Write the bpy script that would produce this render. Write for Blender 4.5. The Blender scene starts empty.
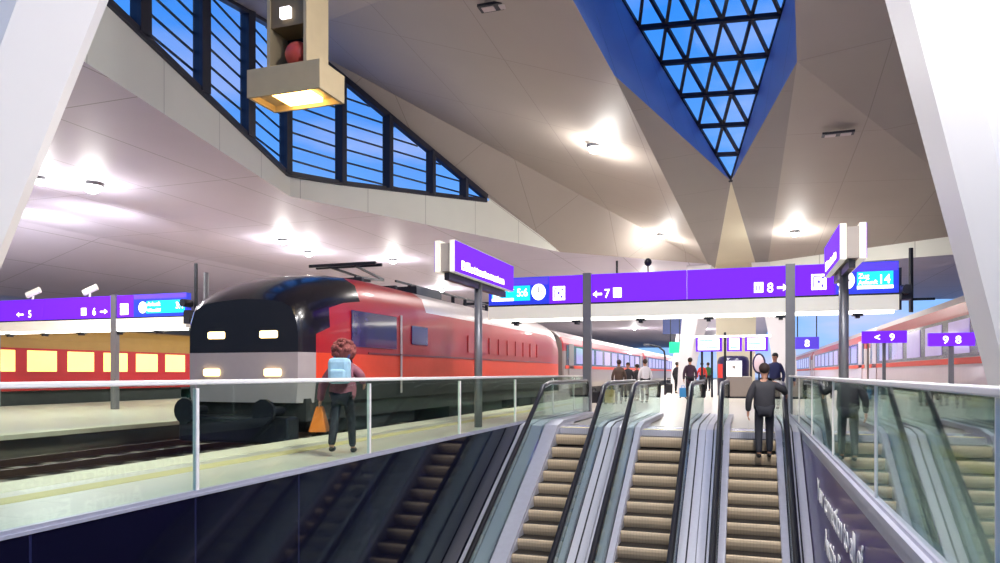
import bpy, bmesh, math, random
from mathutils import Vector, Matrix
random.seed(7)
C = bpy.context.scene.collection
PI = math.pi
# ------------------------------------------------------------------ survey of the place
F = 724.0; HZ = 373.0; EYE = 1.15
PSI = math.atan(248.0/F); CS, SN = math.cos(PSI), math.sin(PSI)
def U(px, py, d):
    lat = (px-500.0)/F*d
    return Vector((lat*CS-d*SN, lat*SN+d*CS, EYE+(HZ-py)*d/F))
def UZ(px, py, z): return U(px, py, (z-EYE)*F/(HZ-py))
def UX(px, X, z):                       # point on the plane X=const seen in column px
    t = (px-500.0)/F                    # lat = t*d ; X = d*(t*CS-SN)
    d = X/(t*CS-SN); p = U(px, HZ, d); p.z = z; return p
def plane_hit(px, py, a, b, c):
    n = (b-a).cross(c-a); o = Vector((0,0,EYE)); dr = U(px,py,1.0)-o
    return o+dr*((a-o).dot(n)/dr.dot(n))
def srgb(r, g, b):
    f = lambda c: c/12.92 if c <= .04045 else ((c+.055)/1.055)**2.4
    return (f(r/255), f(g/255), f(b/255), 1)
# ------------------------------------------------------------------ materials
MATS = {}
def mat(name, rgb, rough=.5, metal=0, var=.06, scale=6, emit=0, emitcol=None, coat=0, bump=0, spec=None):
    if name in MATS: return MATS[name]
    m = bpy.data.materials.new(name); m.use_nodes = True
    nt = m.node_tree; b = nt.nodes['Principled BSDF']
    col = srgb(*rgb)
    b.inputs['Roughness'].default_value = rough; b.inputs['Metallic'].default_value = metal
    if coat: b.inputs['Coat Weight'].default_value = coat; b.inputs['Coat Roughness'].default_value = .05
    if spec is not None: b.inputs['Specular IOR Level'].default_value = spec
    tc = nt.nodes.new('ShaderNodeTexCoord'); nz = nt.nodes.new('ShaderNodeTexNoise')
    nz.inputs['Scale'].default_value = scale; nz.inputs['Detail'].default_value = 3
    nt.links.new(tc.outputs['Object'], nz.inputs['Vector'])
    mx = nt.nodes.new('ShaderNodeMix'); mx.data_type = 'RGBA'
    mx.inputs[6].default_value = [min(1, c*(1-var)) for c in col[:3]]+[1]
    mx.inputs[7].default_value = [min(1, c*(1+var)) for c in col[:3]]+[1]
    nt.links.new(nz.outputs['Fac'], mx.inputs[0]); nt.links.new(mx.outputs[2], b.inputs['Base Color'])
    if bump:
        bp = nt.nodes.new('ShaderNodeBump'); bp.inputs['Strength'].default_value = bump
        nt.links.new(nz.outputs['Fac'], bp.inputs['Height']); nt.links.new(bp.outputs['Normal'], b.inputs['Normal'])
    if emit:
        b.inputs['Emission Color'].default_value = srgb(*(emitcol or rgb)); b.inputs['Emission Strength'].default_value = emit
    MATS[name] = m; return m
def glassmat(name, tint=(225,240,235), refl=.12, rough=.02, k=.3):
    m = bpy.data.materials.new(name); m.use_nodes = True; nt = m.node_tree; nt.nodes.clear()
    o = nt.nodes.new('ShaderNodeOutputMaterial'); t = nt.nodes.new('ShaderNodeBsdfTransparent'); g = nt.nodes.new('ShaderNodeBsdfGlossy')
    t.inputs[0].default_value = srgb(*tint); g.inputs['Roughness'].default_value = rough; g.inputs[0].default_value = (.95,1,.98,1)
    lw = nt.nodes.new('ShaderNodeLayerWeight'); lw.inputs[0].default_value = .35
    ma = nt.nodes.new('ShaderNodeMath'); ma.operation = 'MULTIPLY_ADD'; ma.inputs[1].default_value = k; ma.inputs[2].default_value = refl
    ma.use_clamp = True
    nt.links.new(lw.outputs['Fresnel'], ma.inputs[0])
    mx = nt.nodes.new('ShaderNodeMixShader')
    nt.links.new(ma.outputs[0], mx.inputs[0]); nt.links.new(t.outputs[0], mx.inputs[1]); nt.links.new(g.outputs[0], mx.inputs[2])
    nt.links.new(mx.outputs[0], o.inputs[0]); MATS[name] = m; return m
def seams(name, rgb, rough, sx, sy, w=.012, dark=.45, axis='XY', var=.05, metal=0, coat=0):
    """panelled surface: thin dark joints at a fixed pitch in object space"""
    m = mat(name, rgb, rough, metal, var, .8, coat=coat); nt = m.node_tree; b = nt.nodes['Principled BSDF']
    src = b.inputs['Base Color'].links[0].from_socket
    tc = nt.nodes.new('ShaderNodeTexCoord'); sp = nt.nodes.new('ShaderNodeSeparateXYZ'); nt.links.new(tc.outputs['Object'], sp.inputs[0])
    outs = []
    for ax, pitch in zip(axis, (sx, sy)):
        if not pitch: continue
        a = nt.nodes.new('ShaderNodeMath'); a.operation = 'DIVIDE'; a.inputs[1].default_value = pitch; nt.links.new(sp.outputs[ax], a.inputs[0])
        f = nt.nodes.new('ShaderNodeMath'); f.operation = 'FRACT'; nt.links.new(a.outputs[0], f.inputs[0])
        l = nt.nodes.new('ShaderNodeMath'); l.operation = 'LESS_THAN'; l.inputs[1].default_value = w/pitch*2; nt.links.new(f.outputs[0], l.inputs[0])
        outs.append(l.outputs[0])
    s = outs[0]
    if len(outs) > 1:
        mm = nt.nodes.new('ShaderNodeMath'); mm.operation = 'MAXIMUM'; nt.links.new(outs[0], mm.inputs[0]); nt.links.new(outs[1], mm.inputs[1]); s = mm.outputs[0]
    mx = nt.nodes.new('ShaderNodeMix'); mx.data_type = 'RGBA'; nt.links.new(s, mx.inputs[0]); nt.links.new(src, mx.inputs[6])
    mx.inputs[7].default_value = [c*dark for c in srgb(*rgb)[:3]]+[1]
    nt.links.new(mx.outputs[2], b.inputs['Base Color']); return m

M = dict(
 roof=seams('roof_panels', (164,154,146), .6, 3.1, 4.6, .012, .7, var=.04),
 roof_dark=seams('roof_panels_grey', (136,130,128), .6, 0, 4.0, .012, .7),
 soffit=seams('soffit_panels', (204,196,214), .55, 3.0, 6.0, .018, .55),
 fascia=seams('fascia_panels', (238,240,230), .4, 0, 2.6, .012, .6),
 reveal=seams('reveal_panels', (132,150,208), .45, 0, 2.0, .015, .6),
 column=mat('white_column', (224,220,222), .45, var=.03, scale=1.2),
 cream=mat('cream_column', (214,206,182), .5, var=.04, scale=1),
 floor=seams('platform_paving', (206,200,186), .32, .6, .6, .006, .8, var=.05),
 edge=mat('platform_edge', (226,220,196), .6, var=.08, scale=4),
 tactile=mat('tactile_yellow', (204,192,138), .6, var=.08, scale=9),
 conc=mat('concrete_face', (120,116,104), .8, var=.15, scale=3),
 ballast=mat('ballast', (84,74,64), .95, var=.5, scale=14, bump=.6),
 rail=mat('rail_steel', (120,100,90), .35, .8),
 sleeper=mat('sleeper', (140,130,112), .85, var=.15),
 steel=mat('brushed_steel', (206,206,218), .38, .55, var=.08, scale=20),
 steel2=mat('satin_steel', (186,186,200), .42, .5, var=.1, scale=12),
 railtop=mat('rail_cap', (240,236,232), .4, .15),
 post=mat('grey_post', (128,128,134), .4, .5),
 black=mat('black_rubber', (16,17,22), .35),
 dark=mat('dark_metal', (38,40,50), .4, .4),
 mull=mat('mullion_dark', (26,28,48), .5),
 step=seams('step_riser', (190,170,143), .55, .05, 0, .004, .85, axis='XY', metal=.1),
 tread=seams('step_tread', (46,40,36), .6, .05, 0, .004, .4, axis='XY', metal=.3),
 landing=seams('landing_plate', (214,212,224), .25, .04, 0, .005, .8, axis='XY', metal=.5),
 shaft=seams('dark_wall_glass', (12,13,30), .06, 1.55, 0, .01, 4, axis='YX'),
 ad=mat('purple_panel', (70,42,128), .3, coat=.25, var=.05),
 white=mat('white_print', (238,236,236), .5),
 purple=mat('purple_light', (60,10,160), .7, emit=1.0, emitcol=(128,48,252), var=.1, spec=.1),
 violet=mat('violet_light', (90,60,220), .3, emit=.7, emitcol=(90,70,225)),
 lit=mat('lit_white', (255,255,255), .4, emit=2.2, emitcol=(255,250,255)),
 cyan=mat('lit_cyan', (20,180,240), .4, emit=1.3, emitcol=(10,205,250)),
 blue=mat('lit_blue', (30,50,200), .4, emit=.75, emitcol=(40,60,225)),
 green=mat('lit_green', (20,190,110), .4, emit=1.3, emitcol=(10,210,120)),
 beam=mat('gantry_beam_glow', (240,236,224), .5, emit=.3),  # faint emission added to brighten beam, sign cases and uplight bodies
 tube=mat('tube_light', (255,252,240), .4, emit=4),
 lamp=mat('lamp_glow', (255,255,250), .4, emit=14),
 warm=mat('lamp_warm', (255,190,80), .4, emit=16, emitcol=(255,205,110)),
 lampbody=mat('lamp_beige', (176,158,126), .5, .1),
 lampin=mat('lamp_brown', (112,94,66), .5, .2, var=.2),
 ball=mat('red_ball', (176,62,52), .4),
 red=mat('train_red', (170,24,32), .4, coat=.15, var=.06, scale=1),
 orange=mat('train_orange', (226,66,34), .5),
 silver=mat('train_silver', (196,186,186), .35, .3),
 nose=mat('train_nose', (170,160,164), .35, coat=.3),
 grey=mat('train_grey', (150,138,134), .35, .2, var=.1, scale=1),
 burg=mat('train_burgundy', (110,26,38), .3, coat=.4),
 pink=mat('train_pale', (218,196,200), .3, coat=.3),
 under=mat('undercarriage', (44,46,46), .7, var=.3, scale=4),
 teal=mat('bogie_teal', (40,92,92), .6, var=.3, scale=3),
 gold=mat('far_train_roof', (150,118,52), .6, var=.12, scale=2),
 winlit=mat('window_warm', (255,226,140), .3, emit=1.25, emitcol=(255,214,120), var=.1),
 windark=mat('window_dark', (22,20,28), .22, coat=.2),
 cabglass=mat('cab_glass', (44,34,92), .12, coat=.6, var=.5, scale=2), lattice=mat('lattice_blue', (66,80,130), .5),  # violet reflections are put into the cab glass colour
 winint=mat('window_lit_cool', (120,110,150), .12, emit=.5, emitcol=(190,170,225), var=.4, scale=1.5),
 headl=mat('headlamp', (255,220,140), .3, emit=5, emitcol=(255,220,150)),
 skin=mat('skin', (190,138,112), .55), hair=mat('hair_brown', (50,34,28), .7), hair_red=mat('hair_reddish', (128,66,62), .8, var=.5, scale=40),
 jk_black=mat('jacket_charcoal', (46,44,50), .7, var=.15, scale=12), tr_black=mat('trousers_black', (26,27,38), .75),
 shoe=mat('shoe_black', (18,18,20), .5), jk_pink=mat('jacket_plaid', (140,84,96), .8, var=.5, scale=18),
 pack=mat('backpack_blue', (150,186,206), .6, var=.3, scale=12), bag_or=mat('bag_orange', (238,128,30), .55),
 jk_plum=mat('coat_plum', (70,44,66), .7), jk_navy=mat('jacket_navy', (34,44,92), .6), cap=mat('cap_black', (20,20,26), .6),
 shirt=mat('shirt_white', (232,228,232), .7), jk_red=mat('jacket_red', (206,56,48), .7), jk_green=mat('jacket_green', (44,110,64), .7), jk_brown=mat('jacket_brown', (88,68,58), .7),
 bagblue=mat('bag_blue', (60,150,220), .5), luggage=mat('luggage_black', (22,22,28), .5), kiosk=mat('kiosk_navy', (30,28,70), .3),
 cabinet=mat('cabinet_grey', (160,150,144), .5), eye=mat('eye_dark', (20,16,14), .2), yellow=mat('bag_yellow', (222,196,110), .6),
)
G_RAIL = glassmat('balustrade_glass', (236,246,240), .015, k=.06)
G_RAIL2 = glassmat('balustrade_glass_right', (216,234,226), .32, k=.5)
G_ESC = glassmat('escalator_glass', (222,234,232), .08)
G_SKY = glassmat('window_glass', (222,240,255), .02, k=.08)
# ------------------------------------------------------------------ mesh builder
class MB:
    def __init__(s): s.v = []; s.f = []; s.m = []
    def face(s, pts, mi=0):
        k = len(s.v); s.v += [tuple(p) for p in pts]; s.f.append(tuple(range(k, k+len(pts)))); s.m.append(mi); return s
    def box(s, a, b, mi=0, T=None):
        k = len(s.v); P = [Vector((x,y,z)) for x in (a[0],b[0]) for y in (a[1],b[1]) for z in (a[2],b[2])]
        if T: P = [T@p for p in P]
        s.v += [tuple(p) for p in P]
        for q in ((0,1,3,2),(4,6,7,5),(0,4,5,1),(2,3,7,6),(0,2,6,4),(1,5,7,3)): s.f.append(tuple(k+i for i in q)); s.m.append(mi)
        return s
    def bar(s, a, b, w, h=None, mi=0):
        a = Vector(a); b = Vector(b); h = h or w; d = (b-a)
        q = d.to_track_quat('Z', 'Y').to_matrix().to_4x4(); q.translation = a
        return s.box((-w/2,-h/2,0), (w/2,h/2,d.length), mi, q)
    def tube(s, pts, r, n=8, mi=0, cap=True, rx=None):
        pts = [Vector(p) for p in pts]; rs = r if isinstance(r, (list,tuple)) else [r]*len(pts); rings = []
        for i, p in enumerate(pts):
            t = (pts[min(i+1,len(pts)-1)]-pts[max(i-1,0)]).normalized()
            up = Vector((1,0,0)) if abs(t.x) < .9 else Vector((0,0,1))
            u = up-t*up.dot(t); u.normalize(); w = t.cross(u)
            k = len(s.v); rings.append(k)
            for j in range(n):
                a = 2*PI*j/n; s.v.append(tuple(p+u*math.cos(a)*rs[i]*(rx or 1)+w*math.sin(a)*rs[i]))
        for i in range(len(rings)-1):
            for j in range(n):
                a, b = rings[i], rings[i+1]; s.f.append((a+j, a+(j+1)%n, b+(j+1)%n, b+j)); s.m.append(mi)
        if cap:
            s.f.append(tuple(range(rings[0], rings[0]+n))[::-1]); s.m.append(mi); s.f.append(tuple(range(rings[-1], rings[-1]+n))); s.m.append(mi)
        return s
    def ball(s, c, r, mi=0, n=12, sc=(1,1,1)):
        c = Vector(c); rings = []
        for i in range(1, n//2):
            th = PI*i/(n//2); k = len(s.v); rings.append(k)
            for j in range(n):
                a = 2*PI*j/n; s.v.append((c.x+r*sc[0]*math.sin(th)*math.cos(a), c.y+r*sc[1]*math.sin(th)*math.sin(a), c.z+r*sc[2]*math.cos(th)))
        t = len(s.v); s.v += [(c.x,c.y,c.z+r*sc[2]), (c.x,c.y,c.z-r*sc[2])]
        for j in range(n):
            s.f.append((t, rings[0]+j, rings[0]+(j+1)%n)); s.m.append(mi); s.f.append((t+1, rings[-1]+(j+1)%n, rings[-1]+j)); s.m.append(mi)
            for a, b in zip(rings, rings[1:]): s.f.append((a+j, b+j, b+(j+1)%n, a+(j+1)%n)); s.m.append(mi)
        return s
    def slab(s, poly, th, mi=0):            # polygon (CCW list of 3-D points) thickened upward
        P = [Vector(p) for p in poly]; Q = [p+Vector((0,0,th)) for p in P]
        s.face(P[::-1], mi); s.face(Q, mi)
        for i in range(len(P)):
            j = (i+1)%len(P); s.face([P[i],P[j],Q[j],Q[i]], mi)
        return s
    def sweep(s, prof, x0, x1, h0, h1, mi=0):       # box section swept along a (y,z) path
        k0 = len(s.v)
        for y, z in prof: s.v += [(x0,y,z+h0),(x1,y,z+h0),(x1,y,z+h1),(x0,y,z+h1)]
        for i in range(len(prof)-1):
            a = k0+4*i; b = a+4
            for j in range(4): s.f.append((a+j, a+(j+1)%4, b+(j+1)%4, b+j)); s.m.append(mi)
        s.f.append((k0,k0+3,k0+2,k0+1)); s.m.append(mi); e = k0+4*(len(prof)-1); s.f.append((e,e+1,e+2,e+3)); s.m.append(mi)
        return s
    def build(s, name, mats, parent=None, smooth=False, bevel=0, loc=None):
        me = bpy.data.meshes.new(name); me.from_pydata(s.v, [], s.f)
        if not isinstance(mats, (list,tuple)): mats = [mats]
        for m in mats: me.materials.append(M[m] if isinstance(m, str) else m)
        for p, mi in zip(me.polygons, s.m): p.material_index = mi; p.use_smooth = smooth
        bm = bmesh.new(); bm.from_mesh(me); bmesh.ops.remove_doubles(bm, verts=bm.verts, dist=1e-5); bmesh.ops.recalc_face_normals(bm, faces=bm.faces); bm.to_mesh(me); bm.free()
        o = bpy.data.objects.new(name, me); C.objects.link(o)
        if parent: o.parent = parent
        if loc: o.location = loc
        if bevel:
            md = o.modifiers.new('b', 'BEVEL'); md.width = bevel; md.segments = 2; md.limit_method = 'ANGLE'
        return o
def tag(o, label, cat, group=None, kind=None):
    if label: o['label'] = label
    if cat: o['category'] = cat
    if group: o['group'] = group
    if kind: o['kind'] = kind
    return o
def struct(o, label=None): o['kind'] = 'structure'; (label and o.__setitem__('label', label)); return o
def empty(name, loc=(0,0,0), rz=0):
    o = bpy.data.objects.new(name, None); C.objects.link(o); o.location = loc; o.rotation_euler = (0,0,rz); o.empty_display_size = .2; return o
def copy_tree(o, parent=None):
    c = o.copy(); C.objects.link(c)
    if parent: c.parent = parent
    for ch in [k for k in KIDS(o)]: copy_tree(ch, c)
    return c
def KIDS(o): return [k for k in bpy.data.objects if k.parent == o]
def text(body, size, material, parent, loc, rot, name='lettering', ext=.004, align='LEFT', sx=1):
    cu = bpy.data.curves.new(name, 'FONT'); cu.body = body; cu.size = size; cu.extrude = ext; cu.align_x = align; cu.offset = size*.012
    cu.materials.append(M[material]); tmp = bpy.data.objects.new(name+'_src', cu)
    me = bpy.data.meshes.new_from_object(tmp); me.name = name; bpy.data.objects.remove(tmp)
    o = bpy.data.objects.new(name, me); C.objects.link(o)
    o.parent = parent; o.location = loc; o.rotation_euler = rot; o.scale = (sx,1,1); return o

# ------------------------------------------------------------------ key dimensions
XL, XR = -4.6, .95; EL, ER = -7.35, 3.7; Y0 = 14.9; LOW = -5.3; T30 = math.tan(math.radians(30))
# ================================================================== SETTING: platforms, shaft, tracks
b = MB()
b.box((EL,-12,-.25),(XL-.08,200,0)); b.box((XR+.08,-12,-.25),(ER,200,0)); b.box((XL-.08,Y0+.9,-.25),(XR+.08,200,0))
struct(b.build('floor', 'floor'), 'pale paved station platform around the escalator opening')
b = MB(); b.box((EL-.02,-12,-.3),(EL+.58,200,.008)); b.box((ER-.58,-12,-.3),(ER+.02,200,.008))
struct(b.build('trim_1', 'edge'))
b = MB(); b.box((EL+.9,-12,0),(EL+1.2,200,.006)); b.box((ER-1.2,-12,0),(ER-.9,200,.006))
struct(b.build('trim_2', 'tactile'))
b = MB(); b.box((EL+.0,-12,-.9),(EL+.2,200,-.25)); b.box((ER-.2,-12,-.9),(ER,200,-.25))
struct(b.build('wall_platform_edge', 'conc'))
b = MB(); b.box((XL-.08,-6.5,LOW),(XL,Y0+1.5,.06)); struct(b.build('wall_left', 'shaft', loc=(0,.5,0)), 'dark glossy glass cladding below the balustrade')
b = MB(); b.box((XR,-6,LOW),(XR+.08,Y0+2,.06)); struct(b.build('wall_right', 'steel2'))
b = MB(); b.box((XL-.08,Y0+1.9,LOW),(XR+.08,Y0+2.0,-.25)); struct(b.build('wall_back', 'dark'))
b = MB(); b.box((-9,-12,LOW-.2),(6,Y0+2,LOW)); struct(b.build('floor_lower', 'floor'))
b = MB(); b.box((XL-.1,-6,.06),(XL+.012,22.2,.085)); struct(b.build('trim_3', 'steel2'))
b = MB(); b.box((XR-.04,-6,.06),(XR+.12,Y0+4.6,.12)); struct(b.build('trim_4', 'steel'))
b = MB(); b.box((-14.6,-12,-.95),(EL,200,-.75)); b.box((ER,-12,-.95),(11.5,200,-.75)); b.box((-40,-12,-.95),(-26.95,200,-.75))
struct(b.build('ground', 'ballast'), 'brown ballast track bed')
b = MB(); b.box((-26.95,-12,-.95),(-14.6,200,-.12)); struct(b.build('floor_opposite', ['floor']), 'opposite platform across the empty track')
b = MB(); b.box((-14.62,-12,-.2),(-14.1,200,-.10)); struct(b.build('trim_5', 'edge'))
b = MB(); b.box((-14.65,-12,-.75),(-14.55,200,-.2)); struct(b.build('wall_opposite_edge', 'conc'))
b = MB(); b.box((8.3,-12,-.95),(20,200,0)); struct(b.build('floor_far_right', 'floor'))
# rails
trk = dict(a=-9.15, b=-12.75, c=5.95, d=-28.5)
for key, lab in (('a','steel rail pair under the red locomotive'),('b','empty rail pair between red locomotive and opposite platform'),('c','rail pair under the pale train beyond the right-hand platform'),('d','rail pair under the distant lit red train')):
    cx = trk[key]; t = empty('railway_track', (cx,0,-.75)); tag(t, lab, 'railway track')
    for sx in (-.72,.72): MB().box((sx-.035,-12,.1),(sx+.035,130,.24)).box((sx-.07,-12,.1),(sx+.07,130,.12)).build('rail', 'rail', t)
    s = MB()
    for i in range(80 if key in 'ab' else 40): s.box((-1.25,-4+i*.7,.0),(1.25,-3.75+i*.7,.1))
    o = s.build('sleepers', 'sleeper', t); o['kind'] = 'stuff'

# ================================================================== glass balustrades
def balustrade(name, X, y0, y1, joints, label, side):
    t = empty(name, (X,0,.085 if side > 0 else .12)); tag(t, label, 'railing')
    MB().box((-.03,y0,.93+(.03 if side > 0 else 0)),(.03,y1,.975+(.03 if side > 0 else 0))).build('top_rail', 'railtop', t, bevel=.01)
    js = [y0]+joints+[y1]
    for a, c in zip(js, js[1:]): MB().box((-.008,a+.02,0),(.008,c-.02,.93+(.03 if side > 0 else 0))).build('glass_panel', G_RAIL if side > 0 else G_RAIL2, t)
    for a in joints: MB().box((-.02,a-(.018 if side > 0 else .006),0),(.02,a+(.018 if side > 0 else .006),.93)).build('post', 'railtop', t)
    MB().box((-.03,y1-.03,0),(.03,y1+.03,.95)).build('end_post', 'steel2', t)
    MB().box((-.03,y0,-.002),(.03,y1,.03)).build('base_channel', 'steel2', t)
    return t
balustrade('glass_balustrade', XL-.03, -6, 22.1, [-4.1,-1,2.1,5.2,8.3,11.4,14.5,17.6,19.9], 'long glass balustrade with pale top rail beside the walking person with orange bag', 1)
balustrade('glass_balustrade', XR+.03, -6, 19.3, [-2.6,.4,3.47,6.47,9.55,12.6,15.7], 'glass balustrade above the purple advertising panel, reflecting the escalators', -1)

# ================================================================== advertising panel on the right shaft wall
t = empty('advertising_panel', (XR-.005, 0, 0)); tag(t, 'long purple wall panel with white slogan beside the escalator', 'advertising panel')
MB().face([(0,-1,-5.2+.05),(0,-1,-.02),(0,14.3,-.02),(0,14.3,-.55),(0,5.6,-5.2)]).build('panel', 'ad', t)
bb = MB().box((-.012,-1,-.05),(0,14.3,.05)).build('edge_frame', 'steel', t)
R90 = (PI/2, 0, -PI/2)
text('Your connection to all of', .42, 'white', t, (-.012, 11.2, -.63), R90)
text('Austria. Every hour.', .42, 'white', t, (-.012, 10.15, -1.12), R90)

# ================================================================== escalators
def prof(n=6, y_lo=3.9, y_hi=19.2):
    yl = Y0+LOW/T30
    return [(y_lo,LOW),(yl-.3,LOW),(yl+.25,LOW+.1),(Y0-.6,-.6*T30+.01),(Y0-.2,-.07),(Y0+.35,0),(y_hi,0)]
W = .41
def hz(y):
    P = prof()
    for (a,za),(c,zc) in zip(P,P[1:]):
        if a <= y <= c: return za+(zc-za)*(y-a)/(c-a)
    return P[-1][1]
def rail_path(x, h):
    P = [(3.5,LOW+h)]+[(y,z+h) for y, z in prof()[1:-1]]+[(18.9,h)]
    r = .2; pts = []
    for k in range(7): a = -PI/2-PI*k/7*1; 
    lo = [(3.5+r*math.sin(-a)*1.0, LOW+h-r+r*math.cos(a)) for a in [PI*.95*(1-k/6) for k in range(7)]]
    lo = [(3.5-r*math.sin(PI*.95*(1-k/6)), LOW+h-r+r*math.cos(PI*.95*(1-k/6))) for k in range(6)]
    hi = [(18.9+r*math.sin(PI*.95*k/6), h-r+r*math.cos(PI*.95*k/6)) for k in range(1,7)]
    return [(x,y,z) for y, z in lo+P+hi]
def side(t, s, out, ex=0):
    g = s*(.545+ex)
    MB().sweep(prof(), g-.012, g+.012, .13, .9).build('balustrade_glass', G_ESC, t)
    MB().tube(rail_path(s*(.56+ex), .95), .04, 8, rx=1.25).build('handrail', 'black', t, smooth=True)
    MB().tube([(s*(.56+ex),y,z-.045) for (x,y,z) in rail_path(0,.95)[5:-5]], .022, 6).build('handrail_track', 'steel', t)
    a, c = sorted((s*(W+.012), s*(.525+ex))); MB().sweep(prof(y_hi=18.9), a, c, .03, .13).build('inner_deck', 'steel2', t)
    a, c = sorted((s*(W+.004), s*(W+.014))); MB().sweep(prof(y_hi=16.2), a, c, -.25, .06).build('skirt', 'steel', t)
    a, c = sorted((s*(.565+ex), s*out)); MB().sweep(prof(y_hi=19.3), a, c, .02, .11).build('outer_deck', 'steel', t)
    m = s*(.565+ex+out)/2
    MB().sweep(prof(y_hi=19.25), m-.012, m+.012, .105, .125).build('deck_joint', 'dark', t)
def step_mesh():
    m = MB(); d, h = .329, .19                    # nosing at y=0,z=0 ; curved riser below
    rp = [(0,0),(-.012,-.012),(-.02,-.05),(-.012,-.11),(.01,-.165),(.03,-h-.01)]
    for (ya,za),(yb,zb) in zip(rp,rp[1:]): m.face([(-W,ya,za),(W,ya,za),(W,yb,zb),(-W,yb,zb)],0)
    m.face([(-W,0,0),(W,0,0),(W,.03,.0),(-W,.03,0)],0)
    m.face([(-W,.03,0),(W,.03,0),(W,d+.03,0),(-W,d+.03,0)],1)
    for sx in (-W,W): m.face([(sx,0,0),(sx,d+.03,0),(sx,d+.03,-h-.01)]+[(sx,ya,za) for ya,za in rp[::-1][:-1]],1)
    return m
def escalator(cx, lab, outL, outR):
    t = empty('escalator', (cx,0,0)); tag(t, lab, 'escalator', 'escalators up to the platform')
    side(t, -1, outL, .17 if outL > 1 else 0); side(t, 1, outR)
    n = int(-LOW/.19)
    for k in range(n+1):
        st = STEP.copy() if STEPS else step_mesh().build('step', ['step','tread'])
        if STEPS: C.objects.link(st)
        else: globals()['STEP'] = st; STEPS.append(1)
        st.parent = t; y = Y0-.05-(k+1)*.329; z = -(k+1)*.19
        if k == 0: z += .06
        if k == 1: z += .02
        st.location = (0, y, z+.01)
    MB().box((-W,Y0-.08,-.2),(W,Y0+.95,.0)).build('comb_plate', 'landing', t)
    MB().box((-W,Y0+.02,0),(W,Y0+.14,.006)).build('comb_teeth', 'tactile', t)
    MB().box((-W,3.9,LOW),(W,6.1,LOW+.03)).build('lower_landing', 'landing', t)
    MB().sweep([(6.2,LOW-.1),(Y0,-.35),(Y0+1.8,-.35)], -.85, .85, -.45, -.1).build('truss', 'dark', t)
    return t
STEPS = []
CX = (.08, -1.62, -3.34)
escalator(CX[0], 'escalator carrying the dark-jacketed man, next to the purple panel', .85, .85)
escalator(CX[1], 'middle escalator with empty steps between two steel-decked neighbours', .86, .84)
escalator(CX[2], 'escalator beside the dark glass wall, under the long glass balustrade', 1.24, .85)

# ================================================================== roof
P1 = U(290,35,24); P1a = U(315,52,24.9); P2 = U(489,199,31.2); P3 = UZ(560,252,7)
G0 = U(150,-46,15.8); L = U(614,75,17.85); R = U(797,62,17.1); E1 = U(540,-60,13); E2 = U(793,-60,12.5)
Tp = U(731,181,26); A5 = U(639,28,21.6); B5 = U(781,15,20.4)
Q = UZ(708,264,7); QR = UZ(768,262,7); W1 = UZ(1010,228,7); K = U(1000,15,15.9); CL = UZ(715,268,6.9); CR = UZ(757,268,6.9)
def node(r, j): return Tp+(A5.lerp(B5, j/r)-Tp)*(r/5)
NR = 8
A8, B8 = node(NR,0), node(NR,NR)
B1 = U(290,197,24); B0 = U(77,57,13.4)
dB = (B0-B1); BX = B0+dB*.55; BX.z = 7; B0.z = B1.z = 7
up = Vector((0,0,.3))
m = MB()
TOP = Vector((E1.x, E1.y-8, E1.z+.6)); TOP2 = Vector((E2.x, E2.y-8, E2.z+.4)); GX = G0+(G0-P1)*.5; GX.z = 10
K2 = Vector((K.x+1, K.y-12, 9.4)); W2 = W1+Vector((20,0,0)); KX = Vector((W2.x, K.y, 9)); 
def tri(*p): m.face(p, 0)
tri(P1,P1a,L,E1); tri(G0,P1,E1); tri(GX,G0,E1,TOP)
tri(P1a,L,Q); tri(P1a,Q,P3); tri(P1a,P3,P2)
tri(R,E2,K); tri(E2,TOP2,K2,K); tri(R,K,W1); tri(R,W1,QR); tri(K,KX,W2,W1); tri(K,K2,KX)
o = m.build('ceiling', 'roof'); struct(o, 'folded grey metal roof underside')
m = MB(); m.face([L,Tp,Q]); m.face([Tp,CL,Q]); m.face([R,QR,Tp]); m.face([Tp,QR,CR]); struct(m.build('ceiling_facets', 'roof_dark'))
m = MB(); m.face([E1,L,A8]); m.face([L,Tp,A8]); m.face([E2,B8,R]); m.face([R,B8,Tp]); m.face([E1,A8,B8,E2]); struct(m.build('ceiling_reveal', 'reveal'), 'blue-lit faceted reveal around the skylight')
m = MB(); m.face([TOP,E1,E2,TOP2]); struct(m.build('ceiling_front', 'roof'))
# outer roof skin keeps the sky out above the lamps
# skylight window
t = empty('window_1', Tp); struct(t, 'triangular skylight with a lattice of dark bars over blue sky')
mp = MB(); mb = MB(); upv = Vector((0,0,.05))
mp.face([Tp-Tp+upv, A8-Tp+upv, B8-Tp+upv])
mp.build('pane', G_SKY, t)
for r in range(1, NR+1):
    for j in range(r+1):
        if j < r: mb.bar(node(r,j)-Tp, node(r,j+1)-Tp, .17, .12)
        if r < NR or True:
            pa = node(r-1,j)-Tp if r > 1 and j <= r-1 else None
            if r == 1: pa = Vector((0,0,0))
            if pa is not None and (r > 1 or True): mb.bar(node(r,j)-Tp, pa, .09 if 0 < j else .12, .1)
            pb = node(r-1,j-1)-Tp if j >= 1 and r > 1 else None
            if pb is not None: mb.bar(node(r,j)-Tp, pb, .09, .1)
mb.build('glazing_bars', 'mull', t)
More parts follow.
